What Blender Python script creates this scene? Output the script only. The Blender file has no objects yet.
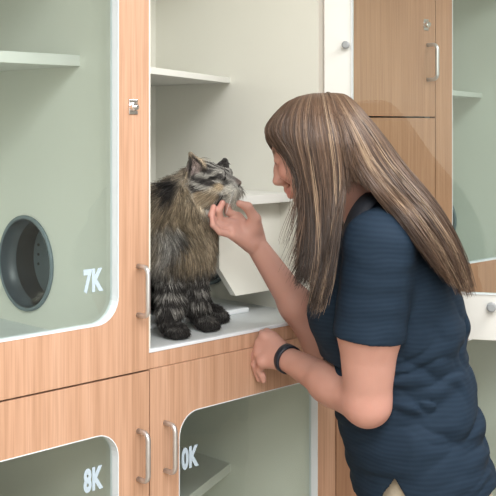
import bpy, bmesh, math, random
import numpy as np
from mathutils import Vector, Matrix
rng = np.random.default_rng(7)
random.seed(7)
sc = bpy.context.scene
col = sc.collection
sc.view_settings.view_transform = 'Standard'
sc.view_settings.look = 'None'

# ------------------------------------------------------------------ camera frame (used to derive measured positions)
D = 1.65                     # camera distance from the plane of the cabinet fronts (y = 0)
CAMZ = 1.6
FOC = 1050.0                 # focal length in pixels for a 496 px frame
S2 = math.sqrt(0.5)
R3 = np.array([S2, -S2, 0.0]); F3 = np.array([S2, S2, 0.0]); Z3 = np.array([0, 0, 1.0])
CAM = np.array([0, -D, CAMZ])

def L(px, py, t):            # local person frame (right, depth, height)
    return np.array([(px-248.0)/FOC*t, t, CAMZ-(py-125.0)/FOC*t])
def toworld(p):
    p = np.asarray(p, float)
    return p[..., 0:1]*R3 + p[..., 1:2]*F3 + p[..., 2:3]*Z3 + np.array([0, -D, 0])
def W(px, py, t):
    return toworld(L(px, py, t))

# ------------------------------------------------------------------ material helpers
def mat(name):
    m = bpy.data.materials.new(name); m.use_nodes = True
    nt = m.node_tree
    return m, nt, nt.nodes['Principled BSDF']
def nd(nt, typ, **kw):
    n = nt.nodes.new(typ)
    for k, v in kw.items():
        if k in n.inputs.keys() if isinstance(k, str) else False: n.inputs[k].default_value = v
        else: setattr(n, k, v)
    return n
def plain(name, c, rough=0.5, metal=0.0, spec=0.5, noise=0.0, nscale=8.0):
    m, nt, b = mat(name)
    b.inputs['Roughness'].default_value = rough
    b.inputs['Metallic'].default_value = metal
    b.inputs['Specular IOR Level'].default_value = spec
    n = nd(nt, 'ShaderNodeTexNoise'); n.inputs['Scale'].default_value = nscale; n.inputs['Detail'].default_value = 4
    tc = nd(nt, 'ShaderNodeTexCoord'); nt.links.new(tc.outputs['Object'], n.inputs['Vector'])
    r = nd(nt, 'ShaderNodeValToRGB')
    a = max(noise, 0.01)
    r.color_ramp.elements[0].position = 0.3; r.color_ramp.elements[1].position = 0.7
    r.color_ramp.elements[0].color = (c[0]*(1-a), c[1]*(1-a), c[2]*(1-a), 1)
    r.color_ramp.elements[1].color = (min(c[0]*(1+a),1), min(c[1]*(1+a),1), min(c[2]*(1+a),1), 1)
    nt.links.new(n.outputs['Fac'], r.inputs['Fac']); nt.links.new(r.outputs['Color'], b.inputs['Base Color'])
    return m
def wood(name, c0, c1, c2):
    m, nt, b = mat(name)
    tc = nd(nt, 'ShaderNodeTexCoord'); mp = nd(nt, 'ShaderNodeMapping')
    mp.inputs['Scale'].default_value = (55, 55, 1.6)
    nt.links.new(tc.outputs['Object'], mp.inputs['Vector'])
    n = nd(nt, 'ShaderNodeTexNoise'); n.inputs['Scale'].default_value = 1.0; n.inputs['Detail'].default_value = 5; n.inputs['Distortion'].default_value = 0.6
    nt.links.new(mp.outputs['Vector'], n.inputs['Vector'])
    r = nd(nt, 'ShaderNodeValToRGB'); e = r.color_ramp.elements
    e[0].position = 0.3; e[0].color = (*c0, 1); e[1].position = 0.72; e[1].color = (*c2, 1)
    x = e.new(0.5); x.color = (*c1, 1)
    nt.links.new(n.outputs['Fac'], r.inputs['Fac'])
    mp2 = nd(nt, 'ShaderNodeMapping'); mp2.inputs['Scale'].default_value = (260, 260, 5)
    nt.links.new(tc.outputs['Object'], mp2.inputs['Vector'])
    n2 = nd(nt, 'ShaderNodeTexNoise'); n2.inputs['Scale'].default_value = 1.0; n2.inputs['Detail'].default_value = 2
    nt.links.new(mp2.outputs['Vector'], n2.inputs['Vector'])
    r2 = nd(nt, 'ShaderNodeValToRGB'); r2.color_ramp.elements[0].position = 0.35; r2.color_ramp.elements[0].color = (0.86, 0.84, 0.82, 1); r2.color_ramp.elements[1].position = 0.55; r2.color_ramp.elements[1].color = (1, 1, 1, 1)
    nt.links.new(n2.outputs['Fac'], r2.inputs['Fac'])
    mx = nd(nt, 'ShaderNodeMix'); mx.data_type = 'RGBA'; mx.blend_type = 'MULTIPLY'; mx.inputs[0].default_value = 1.0
    nt.links.new(r.outputs['Color'], mx.inputs[6]); nt.links.new(r2.outputs['Color'], mx.inputs[7])
    nt.links.new(mx.outputs[2], b.inputs['Base Color'])
    b.inputs['Roughness'].default_value = 0.42; b.inputs['Specular IOR Level'].default_value = 0.35
    return m
def glass_mat(name, tint):
    m = bpy.data.materials.new(name); m.use_nodes = True; nt = m.node_tree; nt.nodes.clear()
    out = nd(nt, 'ShaderNodeOutputMaterial')
    tr = nd(nt, 'ShaderNodeBsdfTransparent'); tr.inputs['Color'].default_value = (*tint, 1)
    gl = nd(nt, 'ShaderNodeBsdfGlossy'); gl.inputs['Roughness'].default_value = 0.02; gl.inputs['Color'].default_value = (0.95, 1, 0.97, 1)
    lw = nd(nt, 'ShaderNodeLayerWeight'); lw.inputs['Blend'].default_value = 0.5
    pw = nd(nt, 'ShaderNodeMath', operation='POWER'); nt.links.new(lw.outputs['Facing'], pw.inputs[0]); pw.inputs[1].default_value = 5
    fr = nd(nt, 'ShaderNodeMath', operation='MULTIPLY_ADD'); nt.links.new(pw.outputs[0], fr.inputs[0]); fr.inputs[1].default_value = 0.93; fr.inputs[2].default_value = 0.06
    mx = nd(nt, 'ShaderNodeMixShader')
    nt.links.new(fr.outputs[0], mx.inputs[0]); nt.links.new(tr.outputs[0], mx.inputs[1]); nt.links.new(gl.outputs[0], mx.inputs[2])
    nt.links.new(mx.outputs[0], out.inputs['Surface'])
    return m
def vcol_mat(name, rough=0.5, spec=0.5, sss=0.0, bump=None):
    m, nt, b = mat(name)
    a = nd(nt, 'ShaderNodeAttribute'); a.attribute_name = 'tone'
    src = a.outputs['Color']
    if bump:
        n = nd(nt, 'ShaderNodeTexNoise'); n.inputs['Scale'].default_value = bump[0]; n.inputs['Detail'].default_value = 4
        tc = nd(nt, 'ShaderNodeTexCoord'); nt.links.new(tc.outputs['Object'], n.inputs['Vector'])
        mx = nd(nt, 'ShaderNodeMix'); mx.data_type = 'RGBA'; mx.blend_type = 'MULTIPLY'; mx.inputs[0].default_value = bump[2]
        nt.links.new(src, mx.inputs[6]); nt.links.new(n.outputs['Color'], mx.inputs[7])
        bp = nd(nt, 'ShaderNodeBump'); bp.inputs['Strength'].default_value = bump[1]; bp.inputs['Distance'].default_value = 0.001
        nt.links.new(n.outputs['Fac'], bp.inputs['Height']); nt.links.new(bp.outputs['Normal'], b.inputs['Normal'])
    nt.links.new(src, b.inputs['Base Color'])
    b.inputs['Roughness'].default_value = rough; b.inputs['Specular IOR Level'].default_value = spec
    if sss:
        b.inputs['Subsurface Weight'].default_value = sss
        b.inputs['Subsurface Radius'].default_value = (1.0, 0.35, 0.2)
        b.inputs['Subsurface Scale'].default_value = 0.006
    return m

M = {}
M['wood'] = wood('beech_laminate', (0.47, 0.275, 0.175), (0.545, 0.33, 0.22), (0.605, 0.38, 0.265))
M['wood_shaded'] = wood('beech_laminate_shade', (0.34, 0.185, 0.108), (0.385, 0.215, 0.128), (0.43, 0.25, 0.152))  # same beech, with the dimness behind the open glass put into its colour
M['cream'] = plain('cream_laminate', (0.865, 0.865, 0.79), 0.38, noise=0.015, nscale=3)
M['white'] = plain('white_laminate', (0.73, 0.735, 0.70), 0.35, noise=0.01)
M['trim'] = plain('white_plastic', (0.76, 0.81, 0.86), 0.35, noise=0.01)
M['deck'] = plain('pale_grey_laminate', (0.60, 0.635, 0.64), 0.35, noise=0.03, nscale=30)
M['pad'] = plain('white_pad', (0.74, 0.78, 0.80), 0.5, noise=0.03, nscale=30)
M['steel'] = plain('brushed_steel', (0.62, 0.62, 0.63), 0.35, 0.9, noise=0.05, nscale=60)
M['chrome'] = plain('chrome', (0.75, 0.75, 0.76), 0.15, 1.0)
M['dark'] = plain('black_plastic', (0.018, 0.022, 0.028), 0.35, noise=0.2, nscale=40)
M['darkblue'] = plain('slate_plastic', (0.055, 0.075, 0.095), 0.35, noise=0.15, nscale=30)
M['slate'] = plain('grey_plastic', (0.17, 0.22, 0.25), 0.45, noise=0.08, nscale=30)
M['catch'] = plain('catch_grey', (0.30, 0.32, 0.33), 0.4, noise=0.05)
M['gap'] = plain('dark_gap', (0.03, 0.022, 0.018), 0.8, noise=0.1)
M['glass'] = glass_mat('tinted_glass', (0.865, 0.925, 0.905))
M['decal'] = plain('frosted_vinyl', (0.46, 0.57, 0.67), 0.6, noise=0.01)
M['wall'] = plain('painted_wall', (0.72, 0.71, 0.66), 0.7, noise=0.02)
M['floor'] = plain('vinyl_floor', (0.40, 0.33, 0.26), 0.4, noise=0.1, nscale=14)
M['ceiling'] = plain('ceiling_tile', (0.80, 0.80, 0.78), 0.9, noise=0.03, nscale=50)
M['band'] = plain('rubber_band', (0.012, 0.018, 0.030), 0.38, noise=0.1)
M['khaki'] = plain('khaki_twill', (0.50, 0.44, 0.34), 0.8, noise=0.08, nscale=120)
M['shoe'] = plain('black_shoe', (0.02, 0.02, 0.022), 0.5, noise=0.1)

# ------------------------------------------------------------------ object helpers
def link(name, me, m=None, parent=None, loc=None):
    o = bpy.data.objects.new(name, me); col.objects.link(o)
    if m is not None: me.materials.append(m)
    if loc is not None: o.location = loc
    if parent is not None: o.parent = parent
    return o
def empty(name, loc, label, cat, group=None):
    o = bpy.data.objects.new(name, None); col.objects.link(o); o.location = loc
    o.empty_display_size = 0.1
    o['label'] = label; o['category'] = cat
    if group: o['group'] = group
    return o
def bm_obj(name, bm, m, parent=None, off=(0, 0, 0), smooth=False, bevel=0.0):
    if bevel:
        es = [e for e in bm.edges if len(e.link_faces) == 2 and e.calc_face_angle(0) > 0.6]
        bmesh.ops.bevel(bm, geom=es, offset=bevel, segments=2, affect='EDGES', profile=0.6)
    bmesh.ops.recalc_face_normals(bm, faces=bm.faces[:])
    for v in bm.verts: v.co -= Vector(off)
    me = bpy.data.meshes.new(name); bm.to_mesh(me); bm.free()
    if smooth:
        me.polygons.foreach_set('use_smooth', [True]*len(me.polygons))
    return link(name, me, m, parent)
def box(bm, a, b):
    r = bmesh.ops.create_cube(bm, size=1.0)
    a = Vector(a); b = Vector(b)
    for v in r['verts']:
        v.co = Vector(((v.co.x+0.5)*(b.x-a.x)+a.x, (v.co.y+0.5)*(b.y-a.y)+a.y, (v.co.z+0.5)*(b.z-a.z)+a.z))
    return r['verts']
def boxo(name, a, b, m, parent=None, off=(0, 0, 0), bevel=0.0015):
    bm = bmesh.new(); box(bm, a, b)
    return bm_obj(name, bm, m, parent, off, bevel=bevel)
def prism(bm, pts, z0, z1):      # plan polygon extruded in z
    lo = [bm.verts.new((p[0], p[1], z0)) for p in pts]; hi = [bm.verts.new((p[0], p[1], z1)) for p in pts]
    n = len(pts)
    bm.faces.new(lo[::-1]); bm.faces.new(hi)
    for i in range(n): bm.faces.new((lo[i], lo[(i+1) % n], hi[(i+1) % n], hi[i]))
def tube(bm, pts, r, n=12):
    pts = [Vector(p) for p in pts]
    rings = []
    for i, p in enumerate(pts):
        if i == 0: t = pts[1]-p
        elif i == len(pts)-1: t = p-pts[i-1]
        else: t = (pts[i+1]-p).normalized()+(p-pts[i-1]).normalized()
        t.normalize()
        a = t.cross(Vector((0.31, 0.77, 0.55))).normalized() if i == 0 else (a - t*a.dot(t)).normalized()
        b = t.cross(a)
        rings.append([bm.verts.new(p+r*(math.cos(2*math.pi*k/n)*a+math.sin(2*math.pi*k/n)*b)) for k in range(n)])
    for i in range(len(rings)-1):
        for k in range(n): bm.faces.new((rings[i][k], rings[i][(k+1) % n], rings[i+1][(k+1) % n], rings[i+1][k]))
    bm.faces.new(rings[0][::-1]); bm.faces.new(rings[-1])
def lathe(bm, prof, origin, axis, n=40, cap=True):
    axis = Vector(axis).normalized(); o = Vector(origin)
    a = axis.orthogonal().normalized(); b = axis.cross(a)
    rings = []
    for (h, r) in prof:
        rings.append([bm.verts.new(o+axis*h+r*(math.cos(2*math.pi*k/n)*a+math.sin(2*math.pi*k/n)*b)) for k in range(n)])
    for i in range(len(rings)-1):
        for k in range(n): bm.faces.new((rings[i][k], rings[i][(k+1) % n], rings[i+1][(k+1) % n], rings[i+1][k]))
    if cap:
        bm.faces.new(rings[0][::-1]); bm.faces.new(rings[-1])
def rrect(x0, x1, z0, z1, r, n=8):
    out = []
    for (cx, cz, a0) in ((x1-r, z1-r, 0), (x0+r, z1-r, 90), (x0+r, z0+r, 180), (x1-r, z0+r, 270)):
        out.append([(cx+r*math.cos(math.radians(a0+90*i/n)), cz+r*math.sin(math.radians(a0+90*i/n))) for i in range(n+1)])
    return out
def holed_slab(bm, x0, x1, z0, z1, hole, y0, y1, skip_back=False):
    """a slab in the xz plane (y0..y1) with a rounded hole; hole = 4 corner arcs"""
    oc = [(x1, z1), (x0, z1), (x0, z0), (x1, z0)]
    def layer(y):
        return [bm.verts.new((p[0], y, p[1])) for p in oc], [[bm.verts.new((p[0], y, p[1])) for p in arc] for arc in hole]
    A = layer(y0); B = layer(y1)
    for O, I in (A, B):
        for k in range(4):
            for i in range(len(I[k])-1): bm.faces.new((O[k], I[k][i], I[k][i+1]))
            bm.faces.new((O[k], I[k][-1], I[(k+1) % 4][0], O[(k+1) % 4]))
    for k in range(4):
        bm.faces.new((A[0][k], A[0][(k+1) % 4], B[0][(k+1) % 4], B[0][k]))
    fa = [v for arc in A[1] for v in arc]; fb = [v for arc in B[1] for v in arc]
    n = len(fa)
    for i in range(n): bm.faces.new((fa[i], fa[(i+1) % n], fb[(i+1) % n], fb[i]))
def ring_prism(bm, outer, inner, y0, y1):
    o = [p for a in outer for p in a]; i_ = [p for a in inner for p in a]; n = len(o)
    V = [[bm.verts.new((p[0], y, p[1])) for p in q] for y in (y0, y1) for q in (o, i_)]
    for k in range(n):
        j = (k+1) % n
        bm.faces.new((V[0][k], V[0][j], V[1][j], V[1][k])); bm.faces.new((V[2][k], V[2][j], V[3][j], V[3][k]))
        bm.faces.new((V[0][k], V[0][j], V[2][j], V[2][k])); bm.faces.new((V[1][k], V[1][j], V[3][j], V[3][k]))
def handle_bm(x, z0, z1, y=0.0, out=0.032, r=0.0052):
    bm = bmesh.new(); pts = [(x, y, z1-0.006)]
    rr = 0.014
    for i in range(7):
        a = math.radians(90*i/6); pts.append((x, y-out+rr-rr*math.sin(a), z1-0.006-rr+rr*math.cos(a)))
    for i in range(7):
        a = math.radians(90*i/6); pts.append((x, y-out+rr-rr*math.cos(a), z0+0.006+rr-rr*math.sin(a)))
    pts.append((x, y, z0+0.006))
    tube(bm, pts, r, 12)
    return bm
def text_mesh(s, width, height, offset=0.0):
    cu = bpy.data.curves.new('txt', 'FONT'); cu.body = s; cu.size = 1.0; cu.offset = offset; cu.extrude = 0.012
    cu.space_character = 1.08
    o = bpy.data.objects.new('txt', cu); col.objects.link(o)
    dg = bpy.context.evaluated_depsgraph_get()
    me = bpy.data.meshes.new_from_object(o.evaluated_get(dg))
    bpy.data.objects.remove(o); bpy.data.curves.remove(cu)
    n = len(me.vertices); co = np.zeros(n*3, np.float32); me.vertices.foreach_get('co', co); co = co.reshape(-1, 3)
    lo = co.min(0); hi = co.max(0)
    out = np.zeros_like(co)
    out[:, 0] = (co[:, 0]-lo[0])/(hi[0]-lo[0])*width
    out[:, 2] = (co[:, 1]-lo[1])/(hi[1]-lo[1])*height
    out[:, 1] = -(co[:, 2]-lo[2])/(hi[2]-lo[2])*0.0006
    me.vertices.foreach_set('co', out.ravel()); me.update()
    return me

# ------------------------------------------------------------------ the room
def struct(name, a, b, m):
    o = boxo(name, a, b, m, bevel=0); o['kind'] = 'structure'; return o
struct('floor', (-2.0, -3.4, -0.05), (4.8, 0.72, 0.0), M['floor'])
struct('ceiling', (-2.0, -3.4, 2.6), (4.8, 0.72, 2.65), M['ceiling'])
struct('wall_back', (-2.0, 0.665, 0.0), (4.8, 0.72, 2.6), M['wall'])
struct('wall_front', (-2.0, -3.45, 0.0), (4.8, -3.4, 2.6), M['wall'])
struct('wall_left', (-2.05, -3.4, 0.0), (-2.0, 0.665, 2.6), M['wall'])
struct('wall_right', (4.8, -3.4, 0.0), (4.85, 0.665, 2.6), M['wall'])

# ------------------------------------------------------------------ cabinets
XA, XB, XC, XE, XF = 0.782, 1.367, 1.952, 2.367, 2.952
CY = 0.0215                  # carcass front
TOP = 2.16; DECKZ = 1.143; MID0 = 1.103; BASE = 0.10
BACK = 0.629
TH = 0.02                    # door thickness
SY = 0.42; SZ = 1.282        # porthole centre on the side walls

def door(parent, x0, x1, z0, z1, hinge, number=None, handle=None, lock=None, hstile=0.066, kstile=0.078, rail=0.105,
         off=(0, 0, 0), num_x=None, num_z=None, num_w=0.048, wm='wood', open_deg=0.0, pivot=None, inner=None, number_off=None):
    """glazed door; hinge 'L' or 'R'. Built closed in world coordinates about its hinge edge, then turned."""
    hx = x0 if hinge == 'L' else x1
    o = (hx, 0, 0)
    wx0 = x0+(hstile if hinge == 'L' else kstile); wx1 = x1-(hstile if hinge == 'R' else kstile)
    wz0, wz1 = z0+rail, z1-rail
    bm = bmesh.new(); hole = rrect(wx0, wx1, wz0, wz1, 0.052)
    holed_slab(bm, x0, x1, z0, z1, hole, 0.0, TH)
    d = bm_obj('door', bm, M[wm], parent, o)
    if inner:
        bm = bmesh.new(); holed_slab(bm, x0+0.0005, x1-0.0005, z0+0.0005, z1-0.0005, hole, TH, TH+0.0012)
        bm_obj('inner_lining', bm, M['white'], d, o)
    bm = bmesh.new()
    ring_prism(bm, rrect(wx0-0.0004, wx1+0.0004, wz0-0.0004, wz1+0.0004, 0.0524), rrect(wx0+0.0014, wx1-0.0014, wz0+0.0014, wz1-0.0014, 0.0506), -0.0008, 0.0005)
    ring_prism(bm, rrect(wx0+0.0002, wx1-0.0002, wz0+0.0002, wz1-0.0002, 0.052), rrect(wx0+0.0014, wx1-0.0014, wz0+0.0014, wz1-0.0014, 0.0506), 0.0005, TH+0.0045)
    bm_obj('window_trim', bm, M['trim'], d, o)
    bm = bmesh.new(); g = rrect(wx0+0.001, wx1-0.001, wz0+0.001, wz1-0.001, 0.05)
    pts = [p for a in g for p in a]
    f0 = bm.faces.new([bm.verts.new((p[0], TH-0.002, p[1])) for p in pts])
    bm_obj('glass_pane', bm, M['glass'], d, o)
    if handle:
        bm_obj('handle', handle_bm(handle[0], handle[1], handle[2]), M['steel'], d, o, smooth=True)
    if lock: lock_obj(d, lock, o)
    if number:
        me = text_mesh(number, num_w, 0.047, 0.05)
        t = link('number_decal', me, M['decal'], d)
        t.location = (num_x-o[0], TH-0.0035, num_z)
        t['label'] = 'frosted white number reading '+number
    base = pivot if pivot else (hx, 0, 0)
    d.location = (base[0]-off[0], base[1]-off[1], base[2]-off[2])
    d.rotation_euler = (0, 0, math.radians(open_deg))
    return d
def lock_obj(d, p, o, y=0.0):
    bm = bmesh.new(); box(bm, (p[0]-0.011, y-0.002, p[1]-0.015), (p[0]+0.011, y, p[1]+0.015))
    lathe(bm, [(0.0, 0.0088), (0.009, 0.0088), (0.0115, 0.0065)], (p[0]-0.002, y-0.002, p[1]), (0, -1, 0), 20)
    lathe(bm, [(0.0, 0.003), (0.004, 0.003)], (p[0]-0.002, y-0.0135, p[1]), (0, -1, 0), 12)
    lk = bm_obj('lock', bm, M['chrome'], d, o, bevel=0.0006)
    return lk
def catch(parent, p, direction, off, r=0.009):
    bm = bmesh.new(); lathe(bm, [(0, r*0.6), (0.006, r*0.6), (0.008, r), (0.017, r), (0.019, r*0.7)], p, direction, 20)
    return bm_obj('catch', bm, M['catch'], parent, off)
def side_panel(bm, x0, x1, z0, z1, y0, y1, hole=None):
    """upright panel in the yz plane with an optional round hole (cy, cz, r)"""
    b2 = bmesh.new()
    cy, cz, r = hole
    arcs = [[(cy+r*math.cos(math.radians(q+90*i/10)), cz+r*math.sin(math.radians(q+90*i/10))) for i in range(11)] for q in (0, 90, 180, 270)]
    holed_slab(b2, y0, y1, z0, z1, arcs, x0, x1)
    mp = []
    for v in b2.verts: mp.append(bm.verts.new((v.co.y, v.co.x, v.co.z)))
    b2.verts.index_update()
    for f in b2.faces: bm.faces.new([mp[v.index] for v in f.verts])
    b2.free()
def porthole(parent, x, off, depth=0.084):
    """black round pass-through set in the right-hand wall of a cell, opening towards -x"""
    bm = bmesh.new()
    lathe(bm, [(0.0, 0.100), (0.0, 0.110), (-0.005, 0.110), (-0.007, 0.107), (-0.007, 0.103), (0.0, 0.100)], (x, SY, SZ), (1, 0, 0), 56, cap=False)
    p = bm_obj('porthole', bm, M['slate'], parent, off, smooth=True)
    bm = bmesh.new()
    lathe(bm, [(-0.006, 0.100), (0.0, 0.0995), (0.036, 0.0985), (0.036, 0.095)], (x, SY, SZ), (1, 0, 0), 56, cap=False)
    bm_obj('tunnel_sleeve', bm, M['darkblue'], p, off, smooth=True)
    bm = bmesh.new()
    lathe(bm, [(0.034, 0.095), (depth, 0.0945)], (x, SY, SZ), (1, 0, 0), 56, cap=False)
    bm_obj('tunnel_sleeve', bm, M['dark'], p, off, smooth=True)
    bm = bmesh.new(); lathe(bm, [(depth-0.002, 0.0945), (depth, 0.0945)], (x, SY, SZ), (1, 0, 0), 56)
    bm_obj('end_cap', bm, M['slate'], p, off)
    bm = bmesh.new()
    for k in (-1, 0, 1):
        lathe(bm, [(depth-0.004, 0.0035), (depth-0.002, 0.0035)], (x, SY+0.072, SZ+0.007+k*0.023), (1, 0, 0), 12)
    bm_obj('hole_disc', bm, M['dark'], p, off)  # dark discs standing in for the three small holes in the cap
    return p
def corner_shelf(parent, xr, z0, z1, xl, off, yl=0.066, yr=0.327):
    bm = bmesh.new(); prism(bm, [(xl, yl), (xr, yr), (xr, BACK), (xl, BACK)], z0, z1)
    return bm_obj('shelf', bm, M['white'], parent, off, bevel=0.001)

def carcass(root, x0, x1, tl, tr, off, hole_r=True, deck=True, hole_l=False):
    """sides, back, top, bottom, middle deck"""
    bm = bmesh.new()
    if hole_r: side_panel(bm, x1-tr, x1-0.0005, BASE, TOP, CY, BACK+0.02, (SY, SZ, 0.100))
    else: box(bm, (x1-tr, CY, BASE), (x1-0.0005, BACK+0.02, TOP))
    bm_obj('side_panel', bm, M['cream'], root, off)
    bm = bmesh.new()
    if hole_l: side_panel(bm, x0+0.0005, x0+tl, BASE, TOP, CY, BACK+0.02, (SY, SZ, 0.102))
    else: box(bm, (x0+0.0005, CY, BASE), (x0+tl, BACK+0.02, TOP))
    bm_obj('side_panel', bm, M['cream'], root, off)
    boxo('back_panel', (x0+tl, BACK, BASE), (x1-tr, BACK+0.02, TOP), M['cream'], root, off, 0)
    boxo('top_panel', (x0+tl, CY, TOP-0.03), (x1-tr, BACK, TOP), M['cream'], root, off, 0)
    boxo('bottom_panel', (x0+tl, CY, BASE), (x1-tr, BACK, BASE+0.03), M['deck'], root, off, 0)
    boxo('plinth', (x0+0.002, CY+0.05, 0.0), (x1-0.002, BACK, BASE), M['gap'], root, off, 0)
    if deck:
        boxo('cell_deck', (x0+tl, 0.008, MID0+0.002), (x1-tr, BACK, DECKZ-0.002), M['deck'], root, off, 0)

# --- left cabinet: cells 7K over 8K
root = empty('kennel_cabinet', ((XA+XB)/2, 0.3, 0), 'beech cat kennel cabinet at left with closed glass doors numbered 7K and 8K', 'kennel cabinet', 'row of cat kennel cabinets')
off = (((XA+XB)/2), 0.3, 0)
carcass(root, XA, XB, 0.02, 0.019, off)
porthole(root, XB-0.019, off)
boxo('shelf', (XA+0.02, 0.211, 1.727), (XB-0.019, BACK, 1.751), M['white'], root, off)
boxo('shelf', (XA+0.02, 0.211, 0.69), (XB-0.019, BACK, 0.714), M['white'], root, off)
door(root, XA+0.0015, XB-0.0015, MID0+0.0015, TOP-0.002, 'L', '7K', (1.337, 1.212, 1.322), (1.324, 1.636), off=off, num_x=1.215, num_z=1.272, num_w=0.0475, inner=True)
door(root, XA+0.0015, XB-0.0015, 0.105, MID0-0.0025, 'L', '8K', (1.337, 0.882, 0.991), None, off=off, num_x=1.215, num_z=0.884, num_w=0.0475, inner=True)
for z in (1.80, 1.472):
    bm = bmesh.new(); box(bm, (XB-0.0195-0.006, 0.045, z-0.009), (XB-0.019, 0.060, z+0.009))
    bm_obj('catch', bm, M['catch'], root, off, bevel=0.001)

# --- middle cabinet: open cell 9K over 10K
root = empty('kennel_cabinet', ((XB+XC)/2, 0.3, 0), 'beech kennel cabinet whose upper door stands open around the cat, above closed door 10K', 'kennel cabinet', 'row of cat kennel cabinets')
off = ((XB+XC)/2, 0.3, 0)
XR = 1.911
carcass(root, XB, XC, 0.02, XC-XR, off, hole_l=True)
porthole(root, XR, off, depth=0.040)
boxo('deck_nosing', (XB+0.001, 0.002, DECKZ-0.007), (XR, 0.012, DECKZ), M['trim'], root, off, 0.001)
boxo('front_rail', (XB+0.0015, 0.003, MID0+0.0005), (XC-0.0015, CY-0.0005, DECKZ-0.0075), M['wood'], root, off, 0.0008)
corner_shelf(root, XR, 1.710, 1.724, XB+0.02, off, yl=-0.0+0.055)
corner_shelf(root, XR, 0.690, 0.714, XB+0.02, off, yl=0.10)
# step in the corner: a ledge with a hanging apron cut off at its lower corner
bm = bmesh.new(); box(bm, (1.700, 0.105, 1.411), (XR, 0.36, 1.433))
st = bm_obj('corner_step', bm, M['white'], root, off, bevel=0.001)
bm = bmesh.new()
pts = [(1.702, 1.411), (XR, 1.411), (XR, 1.191), (1.757, 1.191), (1.702, 1.262)]
for y in (0.148, 0.166):
    pass
lo = [bm.verts.new((p[0], 0.148, p[1])) for p in pts]; hi = [bm.verts.new((p[0], 0.166, p[1])) for p in pts]
bm.faces.new(lo); bm.faces.new(hi[::-1])
for i in range(5): bm.faces.new((lo[i], hi[i], hi[(i+1) % 5], lo[(i+1) % 5]))
bm_obj('apron', bm, M['cream'], st, off, bevel=0.001)
d9 = door(root, XB+0.0015, XC-0.0025, MID0+0.0015, TOP-0.002, 'R', None, (1.400, 1.212, 1.322), (1.412, 1.636), off=off, inner=True,
          open_deg=120, pivot=(1.9265, 0.0105, 0))
d9['label'] = 'glass door standing wide open, white inner face showing'
hx = XC-0.0025
catch(d9, (hx-0.054, TH+0.001, 1.79), (0, 1, 0), (hx, 0, 0))
catch(d9, (hx-0.391, TH+0.001, 1.183), (0, 1, 0), (hx, 0, 0), 0.011)
door(root, XB+0.0015, XC-0.0025, 0.105, MID0-0.0002, 'R', '10K', (1.408, 0.883, 0.993), None, off=off, num_x=1.4545, num_z=0.870, num_w=0.0625, inner=True)

# --- solid locker
root = empty('locker', ((XC+XE)/2, 0.3, 0), 'solid beech locker without windows, seen through the open door glass behind the woman', 'locker')
off = ((XC+XE)/2, 0.3, 0)
carcass(root, XC, XE, 0.02, 0.02, off, hole_r=False, deck=False)
for (z0, z1, hz, lz) in ((1.6225, TOP-0.002, (1.7156, 1.8205), 1.868), (0.105, 1.6185, None, None)):
    bm = bmesh.new(); box(bm, (XC+0.0015, 0, z0), (XE-0.0015, TH, z1))
    o = (XC, 0, 0)
    d = bm_obj('door', bm, M['wood_shaded'], root, o, bevel=0.0012)
    d.location = (XC-off[0], -off[1], 0)
    if hz:
        bm_obj('handle', handle_bm(2.330, hz[0], hz[1]), M['steel'], d, o, smooth=True)
        lock_obj(d, (2.322, lz), o)
    else:
        bm_obj('handle', handle_bm(2.330, 1.0, 1.11), M['steel'], d, o, smooth=True)

# --- farthest cabinet
root = empty('kennel_cabinet', ((XE+XF)/2, 0.3, 0), 'farthest kennel cabinet at the right edge, glass windows above and below, behind the open door', 'kennel cabinet', 'row of cat kennel cabinets')
off = ((XE+XF)/2, 0.3, 0)
carcass(root, XE, XF, 0.02, 0.02, off, hole_r=True)
porthole(root, XF-0.02, off)
corner_shelf(root, XF-0.02, 1.688, 1.703, XE+0.02, off, yl=0.05, yr=0.213)
corner_shelf(root, XF-0.02, 0.690, 0.714, XE+0.02, off, yl=0.2, yr=0.3)
door(root, XE+0.0015, XF-0.0015, MID0+0.0015, TOP-0.002, 'L', None, (2.92, 1.212, 1.322), (2.91, 1.636), off=off, hstile=0.078, inner=True, wm='wood_shaded')
door(root, XE+0.0015, XF-0.0015, 0.105, MID0-0.0025, 'L', None, (2.92, 0.882, 0.991), None, off=off, hstile=0.078, inner=True, wm='wood_shaded')

# --- pad on the deck of the open cell
bm = bmesh.new(); box(bm, (1.49, 0.17, DECKZ-0.0018), (1.824, 0.52, DECKZ+0.010))
pad = bm_obj('pad', bm, M['pad'], None, (1.65, 0.35, DECKZ-0.0018), bevel=0.003)
pad.location = (1.65, 0.35, DECKZ-0.0018)
pad['label'] = 'flat white pad on the open cell floor behind the cat'; pad['category'] = 'pad'

# ------------------------------------------------------------------ implicit surfaces
def vnoise(p, seed=0):
    p = np.asarray(p, np.float64)
    i = np.floor(p).astype(np.int64); f = p-i; f = f*f*(3-2*f)
    def h(a, b, c):
        n = (a*374761393 + b*668265263 + c*2147483647 + seed*974634777) & 0xffffffff
        n = ((n ^ (n >> 13))*1274126177) & 0xffffffff
        return ((n ^ (n >> 16)) & 0xffff)/65535.0
    r = 0
    for dx in (0, 1):
        for dy in (0, 1):
            for dz in (0, 1):
                w = (f[..., 0] if dx else 1-f[..., 0])*(f[..., 1] if dy else 1-f[..., 1])*(f[..., 2] if dz else 1-f[..., 2])
                r = r + w*h(i[..., 0]+dx, i[..., 1]+dy, i[..., 2]+dz)
    return r
def fbm(p, seed=0, o=3):
    p = np.asarray(p, float); r = 0; a = 0.5; s = 0
    for k in range(o):
        r = r+a*vnoise(p*(2**k), seed+k); s += a; a *= 0.5
    return r/s

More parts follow.
